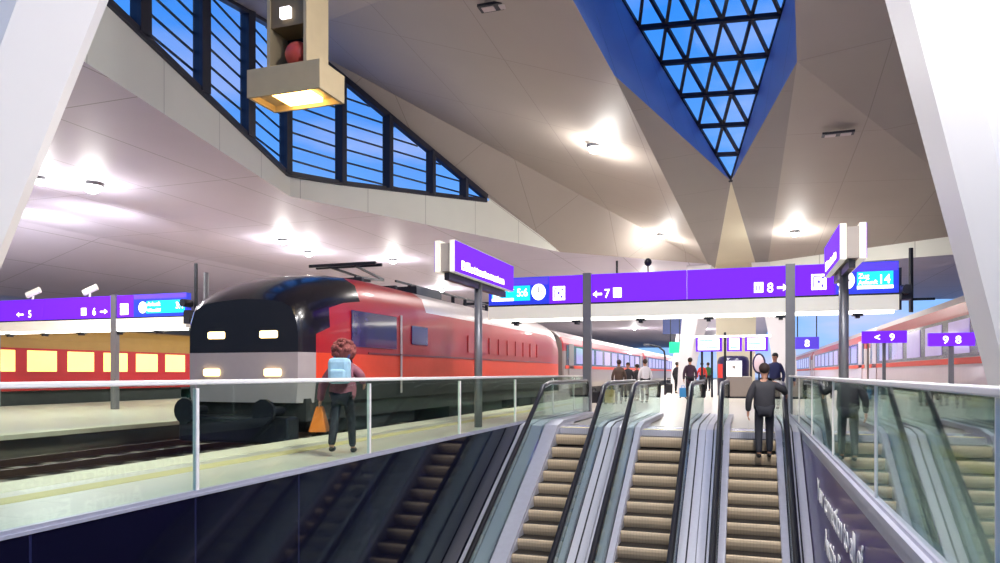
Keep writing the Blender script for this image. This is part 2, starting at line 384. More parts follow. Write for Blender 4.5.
# fascia bands and clerestory
F1T = U(290,177,24)
def lerp_line(px):                     # plan point of the V line under column px, at z=7
    for a, c in ((BX,B1),(B1,P3)):
        n = Vector((c.x-a.x, c.y-a.y)); dr = U(px,HZ,1.0)
        den = dr.x*n.y-dr.y*n.x
        d = (a.x*n.y-a.y*n.x)/den; p = U(px,HZ,d); s = (Vector((p.x-a.x,p.y-a.y)).dot(n))/n.length_squared
        if -1e-3 <= s <= 1.001: p.z = 7; return p, d
    return None, None
def on_line(px, py):
    p, d = lerp_line(px); return Vector((p.x, p.y, EYE+(HZ-py)*d/F))
BT0 = on_line(105,0); FBX = BX.copy(); FBX.z = BT0.z+(BT0.z-F1T.z)*1.1
F2T = on_line(489,201)
m = MB(); m.face([BX,B1,F1T,BT0,FBX]); m.face([B1,P3,P3+Vector((0,0,.1)),P2+Vector((0,0,.05)),F2T,F1T])
struct(m.build('trim_6', 'fascia'), 'pale band under the clerestory glazing')
t = empty('window_2', (0,0,0)); struct(t, 'clerestory glazing with dark mullions and louvres')
def top_at(p):                         # roof edge height above plan point
    if p.y <= P1.y: s = (p.y-G0.y)/(P1.y-G0.y); return G0.z+(P1.z-G0.z)*s
    s = min(1,(p.y-P1.y)/(P2.y-P1.y)); return P1.z+(P2.z-P1.z)*s
def bot_at(p):
    if p.y <= F1T.y: s = (p.y-BT0.y)/(F1T.y-BT0.y); return BT0.z+(F1T.z-BT0.z)*s
    s = (p.y-F1T.y)/(F2T.y-F1T.y); return F1T.z+(F2T.z-F1T.z)*s
cols = [40,92,141,202,248,286,341,388,431,464,486]
pp = []
for px in cols:
    p = lerp_line(px)[0]; pp.append((px,p))
mb = MB()
for i in range(len(pp)-1):
    p, q = pp[i][1], pp[i+1][1]
    if pp[i][0] <= 286 and pp[i+1][0] == 341: pass
    a, c = Vector((p.x,p.y,bot_at(p))), Vector((q.x,q.y,bot_at(q))); ct, at_ = Vector((q.x,q.y,top_at(q))), Vector((p.x,p.y,top_at(p)))
    MB().face([a,c,ct,at_]).build('pane', G_SKY, t)
    mb.bar(a,c,.16); mb.bar(at_,ct,.22)
    if i: MB().bar((p.x,p.y,bot_at(p)),(p.x,p.y,top_at(p)), .3 if i > 1 else .3, .3).build('mullion', 'mull', t)
    lv = MB(); z = 7.3
    nrm = Vector((q.x-p.x,q.y-p.y,0)).normalized(); off = Vector((nrm.y,-nrm.x,0))*-.18
    while z < 12.4:
        # clip the louvre to the bay between the sloping bottom and top edges
        ss = [k/24 for k in range(25)]; ok = [s for s in ss if a.z+(c.z-a.z)*s+.05 < z < at_.z+(ct.z-at_.z)*s-.05]
        if len(ok) > 1:
            u0 = p.lerp(q, ok[0]); u1 = p.lerp(q, ok[-1]); u0.z = u1.z = z; lv.bar(u0+off, u1+off, .03, .06)
        z += .46
    if lv.v: lv.build('louvres', 'mull', t)
mb.build('frame_rails', 'mull', t)
# lower soffit left and beyond, right soffit
m = MB(); FAR = 170
def zz(x,y,z=7): return Vector((x,y,z))
m.face([BX,B1,zz(-26.5,B1.y),zz(-26.5,BX.y-8)]); m.face([B1,P3,zz(-26.5,P3.y)]); m.face([B1,zz(-26.5,P3.y),zz(-26.5,B1.y)])
m.face([P3,Q,zz(-2.0,FAR),zz(-26.5,FAR),zz(-26.5,P3.y)]); m.face([Q,QR,zz(2.6,60),zz(2.6,FAR),zz(-2.0,FAR)])
m.face([BX,zz(-26.5,BX.y-8),zz(-12,BX.y-8)])
struct(m.build('ceiling_soffit', 'soffit'), 'pale lavender panelled soffit over the tracks')
m = MB(); m.face([zz(-26.5,-3),zz(-26.5,FAR),zz(-34,FAR,4.9),zz(-34,-3,4.9)]); m.face([zz(-34,-3,4.9),zz(-34,FAR,4.9),zz(-44,FAR,5.6),zz(-44,-3,5.6)])
struct(m.build('ceiling_far_left', 'soffit'))
m = MB(); m.box((23.8,-13,-1),(24,80,9)); struct(m.build('sky_block_right', 'cream'))  # unseen wall, added to keep blue sky light off the columns
m = MB(); m.box((-44,-13.2,-5.4),(24,-13,12)); struct(m.build('sky_block_rear', 'cream'), 'unseen pale wall behind the view, added to block blue sky light')  # unseen, added to cut the blue sky light from behind
m = MB(); m.face([QR,W1,W1-Vector((0,0,.9)),QR-Vector((0,0,.35))]); struct(m.build('trim_7', 'fascia'))
m = MB(); a_ = QR-Vector((0,0,.35)); c_ = W1-Vector((0,0,.9)); m.face([a_,c_,Vector((16,56,6.1)),Vector((3,56,6.3)),Vector((QR.x,56,6.6))]); m.face([c_,Vector((26,34,6)),Vector((26,56,6)),Vector((16,56,6.1))])
struct(m.build('ceiling_soffit_right', 'soffit'))
# far hall end wall on the left behind the regional train
m = MB(); m.box((-44.2,-12,-1),(-44,170,5.6)); struct(m.build('wall_far', 'conc'))
# big inclined columns near the eye, one each side, and the flared ones further on
def column(name, lo, hi, wlo, whi, dlo, dhi, label):
    m = MB(); k = []
    for p, w_, d_ in ((lo,wlo,dlo),(hi,whi,dhi)):
        ch = min(w_,d_)*.22
        ring = [(-w_/2+ch,-d_/2),(w_/2-ch,-d_/2),(w_/2,-d_/2+ch),(w_/2,d_/2-ch),(w_/2-ch,d_/2),(-w_/2+ch,d_/2),(-w_/2,d_/2-ch),(-w_/2,-d_/2+ch)]
        k.append([Vector((p[0]+x,p[1]+y,p[2])) for x,y in ring])
    for i in range(8): m.face([k[0][i],k[0][(i+1)%8],k[1][(i+1)%8],k[1][i]])
    m.face(k[0][::-1]); m.face(k[1])
    return struct(m.build(name, 'column'), label)
rt = U(885,0,7.6); rb = U(985,373,7.6)            # left edge of the right column
s_ = (rt-rb)/(rt.z-rb.z)
lo = rb+s_*(0-rb.z); hi = rb+s_*(9.0-rb.z)
column('column_right', lo+Vector((.9,-.3,0)), hi+Vector((1.5,-.45,0)), 1.8, 3.0, 1.1, 1.6, 'tall white tapering column rising beside the right balustrade')
lt = U(100,0,7.0); lb = U(0,250,7.0); s_ = (lt-lb)/(lt.z-lb.z)
lo = lb+s_*(-.12-lb.z); hi = lb+s_*(7.6-lb.z)
column('column_left', lo-Vector((.75,.28,0)), hi-Vector((1.4,.4,0)), 1.5, 2.8, 1.0, 1.4, 'large pale inclined column at the upper left edge of the view')
# central pillar below the skylight tip with two flared legs
m = MB(); cb = [Vector((p.x,p.y,0)) for p in (CL,CR)]
m.face([Tp,CL,CR]); dd = Vector((0,1.2,0)); nar = Vector((.12,0,0))
m.face([CL,CR,cb[1]-nar,cb[0]+nar]); m.face([CL,cb[0]+nar,cb[0]+nar+dd,CL+dd]); m.face([CR,CR+dd,cb[1]-nar+dd,cb[1]-nar])
struct(m.build('column_centre', 'cream'), 'cream wedge-shaped pillar tapering up to the skylight tip')
def leg(x0, x1, y, w0, w1, lab):
    m = MB(); n = 8; ks = []
    for i in range(n+1):
        s = i/n; z = 7*s; x = x0+(x1-x0)*s**1.6; w_ = w0+(w1-w0)*s**2
        ks.append([Vector((x-w_/2,y,z)),Vector((x+w_/2,y,z)),Vector((x+w_/2*.7,y+.6,z)),Vector((x-w_/2*.7,y+.6,z))])
    for a, c in zip(ks,ks[1:]):
        for j in range(4): m.face([a[j],a[(j+1)%4],c[(j+1)%4],c[j]])
    return struct(m.build('column_flared', 'column', smooth=False), lab)
leg(-3.35,-2.5,40.6,.62,1.3,'white flared column beyond the information screens'); leg(1.75,1.0,40.6,.9,1.7,'broad white flared column behind the gantry post')
for (x, y) in ((-5.2,56),(3.0,56),(-5.2,72),(3.2,72)): leg(x, x*.75, y, .7, 1.4, 'distant white flared column on the platform')

# ================================================================== ceiling lamps
def ceil_lamp(p, lab, e, r=.16, col=(1,.97,.93), group='round ceiling spotlights'):
    p = Vector(p)
    t = empty('ceiling_light', p); tag(t, lab, 'ceiling light', group)
    MB().tube([(0,0,0),(0,0,-.1)], [r*1.5,r*1.3], 16).build('housing', 'post', t); MB().ball((0,0,-.1), r*1.15, n=16, sc=(1,1,.8)).build('lens', 'lamp', t, smooth=True)
    lamp_at(p-Vector((0,0,.6)), e*.2, r, col); lamp_at(p-Vector((0,0,.32)), e, r, col, 'SPOT')
def lamp_at(p, e, r=.15, col=(1,.97,.93), typ='POINT'):
    l = bpy.data.lights.new('spot_glow', typ); l.energy = e; l.shadow_soft_size = r; l.color = col
    if typ == 'SPOT': l.spot_size = 2.75; l.spot_blend = .6
    o = bpy.data.objects.new('spot_glow', l); C.objects.link(o); o.location = p
E = 1800
ceil_lamp(UZ(92,183,7), 'brilliant ceiling spotlight nearest the big pale inclined column', E*.5, .24)
ceil_lamp(UZ(283,239,7), 'ceiling spotlight above the empty track, below the clerestory corner', E*.7)
ceil_lamp(UZ(393,259,7), 'ceiling spotlight over the red locomotive roof', E*.7)
ceil_lamp(plane_hit(595,145,P1a,L,Q), 'bright ceiling spotlight on the large fold beside the skylight', E*1.1, .2)
ceil_lamp(plane_hit(662,234,P1a,L,Q), 'ceiling spotlight low on the large fold above the gantry', E*.9)
ceil_lamp(plane_hit(795,231,R,W1,QR), 'ceiling spotlight above the right-hand overhead sign', E*.9)
for i, (x, y) in enumerate(((-6,46),(-6,55),(-6.5,64),(-1.5,50),(-20,16),(-20,30),(-20,46),(-5,80),(-6,100),(-5,125),(-14,70),(-14,95))):  # farthest and off-side lamps added to brighten the dark soffit
    ceil_lamp((x,y,7), 'distant ceiling spotlight over the far platforms, some added to brighten the soffit' , E*(1 if y < 66 else 2.2) if y > 40 else E*.55)
for p in (plane_hit(838,133,R,K,W1),): 
    t = empty('recessed_fitting', p); tag(t, 'small unlit twin ceiling fitting above the right-hand platform', 'ceiling fitting')
    MB().box((-.42,-.16,-.05),(.42,.16,.01)).build('frame', 'dark', t); 
    for s in (-.2,.2): MB().box((s-.14,-.1,-.07),(s+.14,.1,-.045)).build('lens', 'silver', t)
p = plane_hit(497,5,P1,L,E1); t = empty('recessed_fitting', p); tag(t, 'small unlit twin ceiling fitting at the top of the roof fold', 'ceiling fitting')
MB().box((-.42,-.16,-.05),(.42,.16,.01)).build('frame', 'dark', t)
for s in (-.2,.2): MB().box((s-.14,-.1,-.07),(s+.14,.1,-.045)).build('lens', 'silver', t)
# fill lamps added on the near roof, mostly above the view
ROOF = [(P1a,L,E1),(P1,P1a,E1),(G0,P1,E1),(GX,G0,E1),(GX,E1,TOP),(R,E2,K),(E2,TOP2,K2),(E2,K2,K),(TOP,E1,E2),(TOP,E2,TOP2)]
def roof_z(x, y):
    for a, c, d in ROOF:
        n = (c-a).cross(d-a)
        if abs(n.z) < 1e-6: continue
        z = a.z-((x-a.x)*n.x+(y-a.y)*n.y)/n.z; p = Vector((x,y,z))
        sg = [((q-p).cross(r_-p)).z for q, r_ in ((a,c),(c,d),(d,a))]
        if all(v >= 0 for v in sg) or all(v <= 0 for v in sg): return z
    return 7.0
for x, y, e in ((-1.2,9,.6),(0.4,5,.6),(3.2,7,1),(-19,3,.2),(-22,9,.5),(-14,-4,.25),(0.5,5.5,1.0),(2,9,.8)):
    ceil_lamp((x,y,roof_z(x,y)), 'added fill spotlight on the near roof, brightening shaft and columns', E*e*.95)
# ================================================================== hanging lamp mast
a = U(247,98,10.38); xr = U(320,97,10.0).x; xl = a.x; yf = a.y; zb = a.z
t = empty('hanging_floodlight', ((xl+xr)/2, yf+.3, zb)); tag(t, 'square beige floodlight glowing amber at the foot of a hanging shaft', 'lamp')
w_ = (xr-xl)/2
m = MB()
m.box((-w_,-.3,0),(w_,-.26,.4)); m.box((-w_,.31,0),(w_,.35,.4)); m.box((-w_,-.26,0),(-w_+.04,.31,.4)); m.box((w_-.04,-.26,0),(w_,.31,.4)); m.box((-w_+.04,-.26,.34),(w_-.04,.31,.38)); m.box((-w_+.04,-.26,.09),(w_-.04,.31,.12))
m.build('housing', 'lampbody', t)
MB().box((-w_*.42,-.2,.03),(w_*.5,.25,.09)).build('lens', 'warm', t)
mw = w_*.56; m = MB(); zt = 5.0
m.box((-mw,-.2,.4),(-mw+.05,.26,zt)); m.box((mw-.05,-.22,.4),(mw,.34,zt)); m.box((-mw,.26,.4),(mw-.05,.3,zt))
m.build('shaft', 'lampbody', t)
MB().box((-mw+.05,-.17,1.0),(mw-.05,.26,zt)).build('shaft_panel', 'lampin', t); MB().box((-mw+.05,.22,.4),(mw-.05,.26,1.0)).build('recess_panel', 'dark', t)
MB().ball((.08,-.04,.62),.19,n=16).build('red_ball', 'ball', t, smooth=True)
MB().box((-.1,-.23,1.1),(.06,-.17,1.25)).build('white_box', 'lit', t)
l = bpy.data.lights.new('flood', 'SPOT'); l.energy = 250; l.spot_size = 2.2; l.color = (1,.75,.4); l.shadow_soft_size = .2
o = bpy.data.objects.new('flood', l); C.objects.link(o); o.location = (t.location.x, t.location.y, zb-.05)

# ================================================================== gantries with purple signs
YG = 19.6; GK = 19.6/17.4
def picto(t, x, z, s=.34, ya=-.1):
    MB().box((x,ya-.02,z),(x+s,ya,z+s)).build('pictogram_panel', 'lit', t)
    p = MB(); y0_, y1_ = ya-.03, ya-.02
    p.box((x+s*.12,y0_,z+s*.12),(x+s*.2,y1_,z+s*.88)); p.box((x+s*.12,y0_,z+s*.82),(x+s*.62,y1_,z+s*.88)); p.box((x+s*.4,y0_,z+s*.42),(x+s*.58,y1_,z+s*.6)); p.box((x+s*.66,y0_,z+s*.15),(x+s*.82,y1_,z+s*.34)); p.box((x+s*.7,y0_,z+s*.7),(x+s*.85,y1_,z+s*.85))
    p.build('pictogram', 'violet', t)
def lift_icon(t, x, z, s=.22, ya=-.1):
    MB().box((x,ya-.02,z),(x+s,ya,z+s*1.05)).build('pictogram_panel', 'lit', t)
    MB().box((x+s*.2,ya-.03,z+s*.2),(x+s*.32,ya-.02,z+s*.75)).box((x+s*.55,ya-.03,z+s*.2),(x+s*.67,ya-.02,z+s*.75)).build('pictogram', 'violet', t)
def arrow(t, x, z, dr, s=.24, ya=-.1):
    y0_, y1_ = ya-.02, ya
    m = MB(); a, c = x, x+s
    m.box((a,y0_,z+.07),(c,y1_,z+.12)); h = c if dr > 0 else a
    m.face([(h,y0_,z+.095),(h-dr*.1,y0_,z+.01),(h-dr*.1,y0_,z+.18)]); m.build('arrow', 'lit', t)
def clockdisc(t, x, z, r=.2, ya=-.11):
    MB().tube([(x,ya,z),(x,ya-.02,z)], r, 24).build('clock_face', 'lit', t)
    MB().box((x-.012,ya-.03,z),(x+.012,ya-.02,z+r*.7)).box((x,ya-.03,z-.012),(x+r*.55,ya-.02,z+.012)).build('clock_hand', 'dark', t)
def display(t, x0, x1, z0, z1, clock_right, l1, l2, num):
    MB().box((x0,-.1,z0),(x1,.1,z1)).build('display_housing', 'blue', t)
    MB().box((x0+.02,-.104,z1-.2),(x1-.02,-.1,z1-.02)).build('header_strip', 'violet', t)
    r = .2; cx = x1-.3 if clock_right else x0+.25
    clockdisc(t, cx, z0+.3, r, -.1)
    a, c = (x0+.1, x1-.55) if clock_right else (x0+.5, x1-.12)
    MB().box((a,-.115,z0+.1),(c,-.1,z0+.47)).build('screen', 'cyan', t)
    MB().box((a,-.122,z0+.1),(c if not clock_right else a+.65,-.114,z0+.17)).build('ticker', 'lit', t)
    rr = (PI/2,0,0)
    text(l1, .15, 'lit', t, (a+.03,-.12,z0+.33), rr); text(l2, .13, 'lit', t, (a+.03,-.12,z0+.2), rr)
    text(num, .27, 'lit', t, (c-.06,-.12,z0+.21), rr, align='RIGHT')
def spotfit(t, x, mats='beam'):
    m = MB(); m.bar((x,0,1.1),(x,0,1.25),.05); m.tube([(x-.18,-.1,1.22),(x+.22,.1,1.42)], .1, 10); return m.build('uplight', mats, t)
def gantry(xs0, xs1, poles, label, segs, ydeep=.1):
    t = empty('sign_gantry', (0,YG,EYE*(1-GK)+2.0*GK)); t.scale = (1,1,GK); tag(t, label, 'overhead sign gantry')
    z0 = .86; H = .68
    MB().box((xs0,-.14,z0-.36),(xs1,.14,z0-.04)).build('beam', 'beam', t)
    MB().box((xs0+.1,-.1,z0-.43),(xs1-.1,.1,z0-.36)).build('tube_light', 'tube', t)
    x = xs0+.8
    while x < xs1-.3: MB().box((x-.12,-.12,z0-.47),(x+.12,.12,z0-.42)).box((x-.05,-.1,z0-.52),(x+.05,.1,z0-.47)).build('light_clip', 'dark', t); x += 1.75
    MB().box((xs0,-.12,z0-.04),(xs1,.12,z0)).build('sign_ledge', 'dark', t)
    for a, c in segs: MB().box((a+.012,-.1,z0),(c-.012,.1,z0+H)).build('sign_box', 'purple', t)
    for p in poles: MB().box((p-.11,-.17,-1.85-(.12 if xs0 < -10 else 0)),(p+.11,-.0,z0+H+.03)).build('pole', 'post', t)
    return t, z0, H
def gx(px): return U(px, HZ, 1.0).x/U(px,HZ,1.0).y*YG
x588, x790 = gx(588), gx(790)
t, z0, H = gantry(gx(490), gx(898), [x588, x790], 'long purple sign gantry across the top of the escalators', [(gx(550),x588),(x588,gx(687)),(gx(687),x790),(x790,gx(836))])
display(t, gx(490), gx(550), z0, z0+H, True, 'Tower Str', 'abfahrt', '5:6'); display(t, gx(834), gx(898), z0, z0+H, False, 'Zug', 'Ankunft', '14')
picto(t, gx(554), z0+.08); picto(t, gx(811), z0+.12)
arrow(t, gx(594), z0+.1, -1); text('7', .3, 'lit', t, (gx(605),-.11,z0+.1), (PI/2,0,0)); lift_icon(t, gx(614), z0+.1)
lift_icon(t, gx(754), z0+.1); text('8', .3, 'lit', t, (gx(767),-.11,z0+.1), (PI/2,0,0)); arrow(t, gx(777), z0+.1, 1)
MB().bar((gx(617),0,1.5),(gx(617),0,1.85),.05).build('antenna', 'dark', t)
MB().bar((gx(648),0,1.5),(gx(648),0,1.7),.04).ball((gx(648),0,1.78),.1).build('loudspeaker', 'dark', t)
m = MB(); m.box((gx(899),-.3,.7),(gx(909),.1,1.0)); m.tube([(gx(903),-.5,.9),(gx(903),-.2,.9)],.1,10); m.bar((gx(900),0,.5),(gx(900),0,1.4),.06); m.build('surveillance_camera', 'dark', t)
t, z0, H = gantry(-26.8, gx(189), [gx(117),-26.6], 'purple sign gantry over the opposite platform', [(-26.7,gx(46)),(gx(46),gx(117)),(gx(117),gx(136))])
MB().box((gx(136),-.1,z0),(gx(189),.1,z0+H)).build('display_housing', 'blue', t)
MB().box((gx(136)+.02,-.104,z0+H-.14),(gx(189)-.02,-.1,z0+H-.01)).build('header_strip', 'violet', t)
clockdisc(t, gx(143)+.1, z0+.28, .17, -.1); a = gx(149); c = gx(187)
MB().box((a,-.115,z0+.1),(c,-.1,z0+.47)).build('screen', 'cyan', t); text('Ankunft', .17, 'lit', t, (a+.05,-.12,z0+.32), (PI/2,0,0)); text('Wien Hbf', .14, 'lit', t, (a+.05,-.12,z0+.14), (PI/2,0,0)); text('3:4', .27, 'lit', t, (c-.04,-.12,z0+.22), (PI/2,0,0), align='RIGHT')
picto(t, gx(123), z0+.08, .34); lift_icon(t, gx(84), z0+.1); text('6', .32, 'lit', t, (gx(95),-.11,z0+.1), (PI/2,0,0)); arrow(t, gx(103), z0+.1, 1, .3)
arrow(t, gx(20), z0+.1, -1, .3); text('5', .32, 'lit', t, (gx(31),-.11,z0+.1), (PI/2,0,0))
for px in (33, 90):
    spotfit(t, gx(px)).location.z = .45
    l = bpy.data.lights.new('uplight_beam', 'SPOT'); l.energy = 500; l.spot_size = 2.4; l.spot_blend = .8; l.shadow_soft_size = .1
    o = bpy.data.objects.new('uplight_beam', l); C.objects.link(o); o.location = (gx(px)+.6, YG+.2, 4.7); o.rotation_euler = (PI*.97, -.75, 0)
m = MB(); m.box((gx(190),-.3,.6),(gx(196),.1,1.0)); m.tube([(gx(193),-.5,1.2),(gx(193),-.1,1.2)],.12,10); m.bar((gx(196),0,.3),(gx(196),0,2.4),.08); m.build('surveillance_camera', 'dark', t)

# two-faced signs on posts
def blade_sign(X, Y, L_, zb, label, txt, rz=0):
    t = empty('platform_sign', (X,Y,0), rz); tag(t, label, 'sign')
    MB().tube([(0,0,0),(0,0,zb)], .085, 12).build('pole', 'post', t, smooth=True)
    MB().box((-.05,-L_/2+.1,zb-.14),(.05,L_/2-.1,zb)).build('support_beam', 'dark', t)
    for s in (-1,1):
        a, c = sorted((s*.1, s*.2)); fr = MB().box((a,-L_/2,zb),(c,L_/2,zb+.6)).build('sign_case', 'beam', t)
        a, c = sorted((s*.2, s*.212)); MB().box((a,-L_/2+.01,zb+.01),(c,L_/2-.01,zb+.59)).build('sign_face', 'purple', t)
        text(txt, .25, 'lit', t, (s*.218, (-1 if s > 0 else 1)*(L_/2-.3), zb+.08), (PI/2,0,PI/2*s), sx=L_*.43)
    MB().box((-.1,-L_/2+.04,zb+.02),(.1,L_/2-.04,zb+.55)).build('core', 'cabinet', t)
    return t
blade_sign(-5.42, 14.4, 3.6, 3.06, 'lit purple double sign on a post behind the long glass balustrade', 'Billettautomaten')
blade_sign(1.66, 14.6, 2.5, 3.06, 'lit purple double sign on a post behind the right-hand balustrade', 'Billettautomaten')

# ================================================================== trains
def train_section(w, zb, zt, zr):
    """half outline points (x,z) up one side, over the roof, down the other"""
    side_ = [(w*.96,zb),(w,zb+.25),(w,zb+.38),(w,zb+.85),(w,zt-.55),(w*.985,zt-.2),(w*.9,zt+.08),(w*.72,zr-.12),(w*.4,zr-.02),(0,zr)]
    return side_+[(-x,z) for x,z in side_[-2::-1]]
def loco(X, Y, label):
    t = empty('locomotive', (X,Y,-.51)); tag(t, label, 'locomotive')
    zb, zt, zr = 1.3, 3.3, 3.8
    # stations along the length: (y at low, width factor, height factor)
    S = [(0,.84,.52),(.1,.90,.58),(.35,.95,.68),(.75,.985,.80),(1.25,1,.91),(1.9,1,.98),(2.6,1,1),(5.2,1,1),(16.6,1,1),(17.4,1,.97),(18.4,.98,.85),(19,.93,.6),(19.2,.85,.52)]
    m = MB(); rings = []
    for y, fw, ft in S:
        w = 1.48*fw; tp = 2.05+(zt-2.05)*ft; rf = 2.3+(zr-2.3)*ft
        sec = [(w*.97,zb-.2),(w,1.5),(w,2.05),(w,2.3),(w,max(tp-.5,2.4)),(w*.985,tp-.12),(w*.9,tp+(rf-tp)*.45),(w*.72,tp+(rf-tp)*.78),(w*.4,rf-.03),(0,rf)]
        rings.append([Vector((x,y,z)) for x,z in sec+[(-x,z) for x,z in sec[-2::-1]]])
    n = len(rings[0])
    for i in range(len(rings)-1):
        for j in range(n-1):
            jj = j if j < n//2 else n-2-j
            if i < 2: mi = 4 if jj < 2 else 2
            elif i < 5: mi = {0:3,1:1,2:0,3:0}.get(jj, 0 if (jj == 4 and i > 2) else 2)
            else: mi = {0:3,1:1}.get(jj, 0 if jj < (5 if i > 6 else 9) else 5)
            m.face([rings[i][j],rings[i+1][j],rings[i+1][j+1],rings[i][j+1]], mi)
    for R_, fl in ((rings[0],0),(rings[-1],1)):
        for j in range(n//2):
            q = [R_[j],R_[j+1],R_[n-2-j],R_[n-1-j]]
            m.face(q if len(set(map(tuple,q))) == 4 else [R_[j],R_[j+1],R_[n-1-j]], 4 if j < 2 else 2)
    o = m.build('body', ['red','orange','windark','under','nose','silver'], t, smooth=True); o.data.set_sharp_from_angle(angle=math.radians(42))
    # side details on both flanks
    for s in (-1,1):
        x = s*1.485; a, c = sorted((x, x+s*.02))
        MB().box((a,1.5,2.2),(c,3.5,2.95)).build('cab_window', 'cabglass', t, bevel=.03)
        MB().box((a,4.3,2.35),(c,5.2,2.8)).build('side_window', 'cabglass', t)
        g = MB()
        for k in range(9): g.box((a,8+k*.9,2.25),(c,8.7+k*.9,2.75))
        g.build('ventilation_grilles', 'red', t)
        MB().box((a,3.7,1.2),(c,3.78,3.0)).build('handrails', 'silver', t)
        MB().box((a,2.2,2.07),(c,17.2,2.1)).build('pinstripe', 'burg', t)
        MB().box((s*.6-.2,-.03,2.32),(s*.6+.2,.1,2.46)).build('headlamp', 'headl', t, bevel=.03)
        MB().box((s*.7-.18,-.06,1.6),(s*.7+.18,.1,1.74)).build('marker_lamp', 'headl', t, bevel=.03)
        MB().tube([(s*.88,-.5,.95),(s*.88,0,.95)], .09, 10).tube([(s*.88,-.55,.95),(s*.88,-.48,.95)], .24, 14).build('buffer', 'dark', t)
    MB().box((-1.25,-.3,.35),(1.25,.05,.85)).build('snow_plough', 'dark', t, bevel=.05)
    MB().box((-1.35,.1,.75),(1.35,19,1.18)).box((-1.2,7.3,.25),(1.2,11.9,.8)).build('underframe', 'under', t)
    for yb in (3.2,16):
        m = MB(); m.box((-1.15,yb-2.0,.45),(1.15,yb+2.0,.85)); m.box((-1.22,yb-.5,.3),(1.22,yb+.5,.7))
        bg = m.build('bogie_frame', 'under', t, bevel=.04)
        for dy in (-1.4,1.4): MB().tube([(-.82,yb+dy,.57),(.82,yb+dy,.57)], .08, 8).tube([(-.8,yb+dy,.57),(-.68,yb+dy,.57)], .55, 20).tube([(.68,yb+dy,.57),(.8,yb+dy,.57)], .55, 20).build('wheelset', 'rail', bg)
    # roof gear
    for yb in (4.2,14.2):
        m = MB(); zz_ = 3.78
        m.box((-.7,yb-.9,zz_),(.7,yb-.8,zz_+.1)); m.box((-.7,yb+.8,zz_),(.7,yb+.9,zz_+.1))
        for s in (-.5,.5): m.bar((s,yb-.85,zz_+.12),(s*.4,yb+1.1,zz_+.28),.05); m.bar((s*.4,yb+1.1,zz_+.3),(s*.7,yb-.6,zz_+.42),.05)
        m.bar((-.9,yb-.6,zz_+.46),(.9,yb-.6,zz_+.46),.07); m.bar((-.9,yb-.3,zz_+.46),(.9,yb-.3,zz_+.46),.07)
        m.build('pantograph', 'dark', t)
    m = MB(); m.box((.35,5.6,3.66),(1.0,7.2,3.92)); m.box((-.9,6,3.7),(.1,12.6,3.9)); m.bar((.6,5.2,4.02),(.6,13.6,4.02),.05)
    for yy in range(6,14): m.tube([(.6,yy,3.68),(.6,yy,4.0)],.06,6)
    m.build('roof_equipment', 'dark', t)
    return t
def coach(X, Y, mats, label, group, Ln=26, nw=9, winmat='winint', z=-.51, wz=(2.1,2.85), ends=True, pitch=None):
    t = empty('passenger_coach', (X,Y,z)); tag(t, label, 'train coach', group)
    zb, zt, zr = .95, 3.2, 3.65; m = MB()
    S = [(0,.97,.97),(.12,1,1),(Ln-.12,1,1),(Ln,.97,.97)]; rings = []
    for y, fw, ft in S: rings.append([Vector((x,y,zc if zc < 2 else 2+(zc-2)*ft)) for x, zc in train_section(1.42*fw, zb, zt, zr)])
    n = len(rings[0])
    for i in range(3):
        for j in range(n-1):
            jj = j if j < n//2 else n-2-j
            m.face([rings[i][j],rings[i+1][j],rings[i+1][j+1],rings[i][j+1]], {0:0,1:0,2:1,3:2,4:4,5:4}.get(jj,5))
    m.face(rings[0][::-1], 0); m.face(rings[-1], 0)
    m.build('body', mats, t)
    for s in (-1,1):
        x = s*1.42; a, c = sorted((x, x+s*.015)); MB().box((a,.6,wz[0]-.08),(c,Ln-.6,wz[1]+.08)).build('window_band', 'windark' if winmat != 'winlit' else mats[2], t)
        a, c = sorted((x, x+s*.03)); pt = pitch or (Ln-4.6)/nw
        for k in range(nw): MB().box((a,2.5+k*pt,wz[0]),(c,2.5+k*pt+pt*.72,wz[1])).build('window', winmat, t)
        if winmat != 'winlit': MB().box((a,.4,1.86),(c,Ln-.4,2.0)).build('side_stripe', 'orange', t)
        for yy in (1.0,Ln-2.0): MB().box((a,yy,1.0),(c,yy+.95,3.0)).build('door', mats[1], t, bevel=.01)
    if ends: MB().box((-1.1,-.35,.95),(1.1,.05,3.35)).build('gangway', 'black', t)
    m = MB(); m.box((-1.2,6,.35),(1.2,Ln-6,.97)); m.build('underframe', 'under', t)
    for yb in (3.4,Ln-3.4):
        bg = MB().box((-1.1,yb-1.6,.4),(1.1,yb+1.6,.8)).build('bogie_frame', 'teal' if winmat == 'winlit' else 'under', t)
        for dy in (-1.2,1.2): MB().tube([(-.8,yb+dy,.5),(-.68,yb+dy,.5)], .46, 16).tube([(.68,yb+dy,.5),(.8,yb+dy,.5)], .46, 16).build('wheelset', 'rail' if winmat != 'winlit' else 'teal', bg)
    return t
loco(-9.15, 11.5, 'red electric locomotive with black wraparound windscreen standing on the track beside the platform')
rj = ['grey','grey','grey','grey','red','silver']
c1 = coach(-9.15, 31.2, rj, 'grey and red coach coupled directly behind the red locomotive', 'coaches of the red train')
for k in (1,2):
    c = copy_tree(c1); c.location.y = 31.2+k*26.6; c['label'] = ['second coach behind the red locomotive, half hidden by waiting passengers','last visible coach of the red train, far down the platform'][k-1]
rr = ['grey','pink','silver','pink','red','silver']
c2 = coach(5.95, 6.0, rr, 'nearest pale coach with red upper band beyond the tall right-hand column', 'coaches of the pale train')
for k in (1,2):
    c = copy_tree(c2); c.location.y = 6.0+k*26.6; c['label'] = ['pale coach with red band seen between the right-hand sign post and the tall column','farthest pale coach, end of the train beneath the blue sky'][k-1]
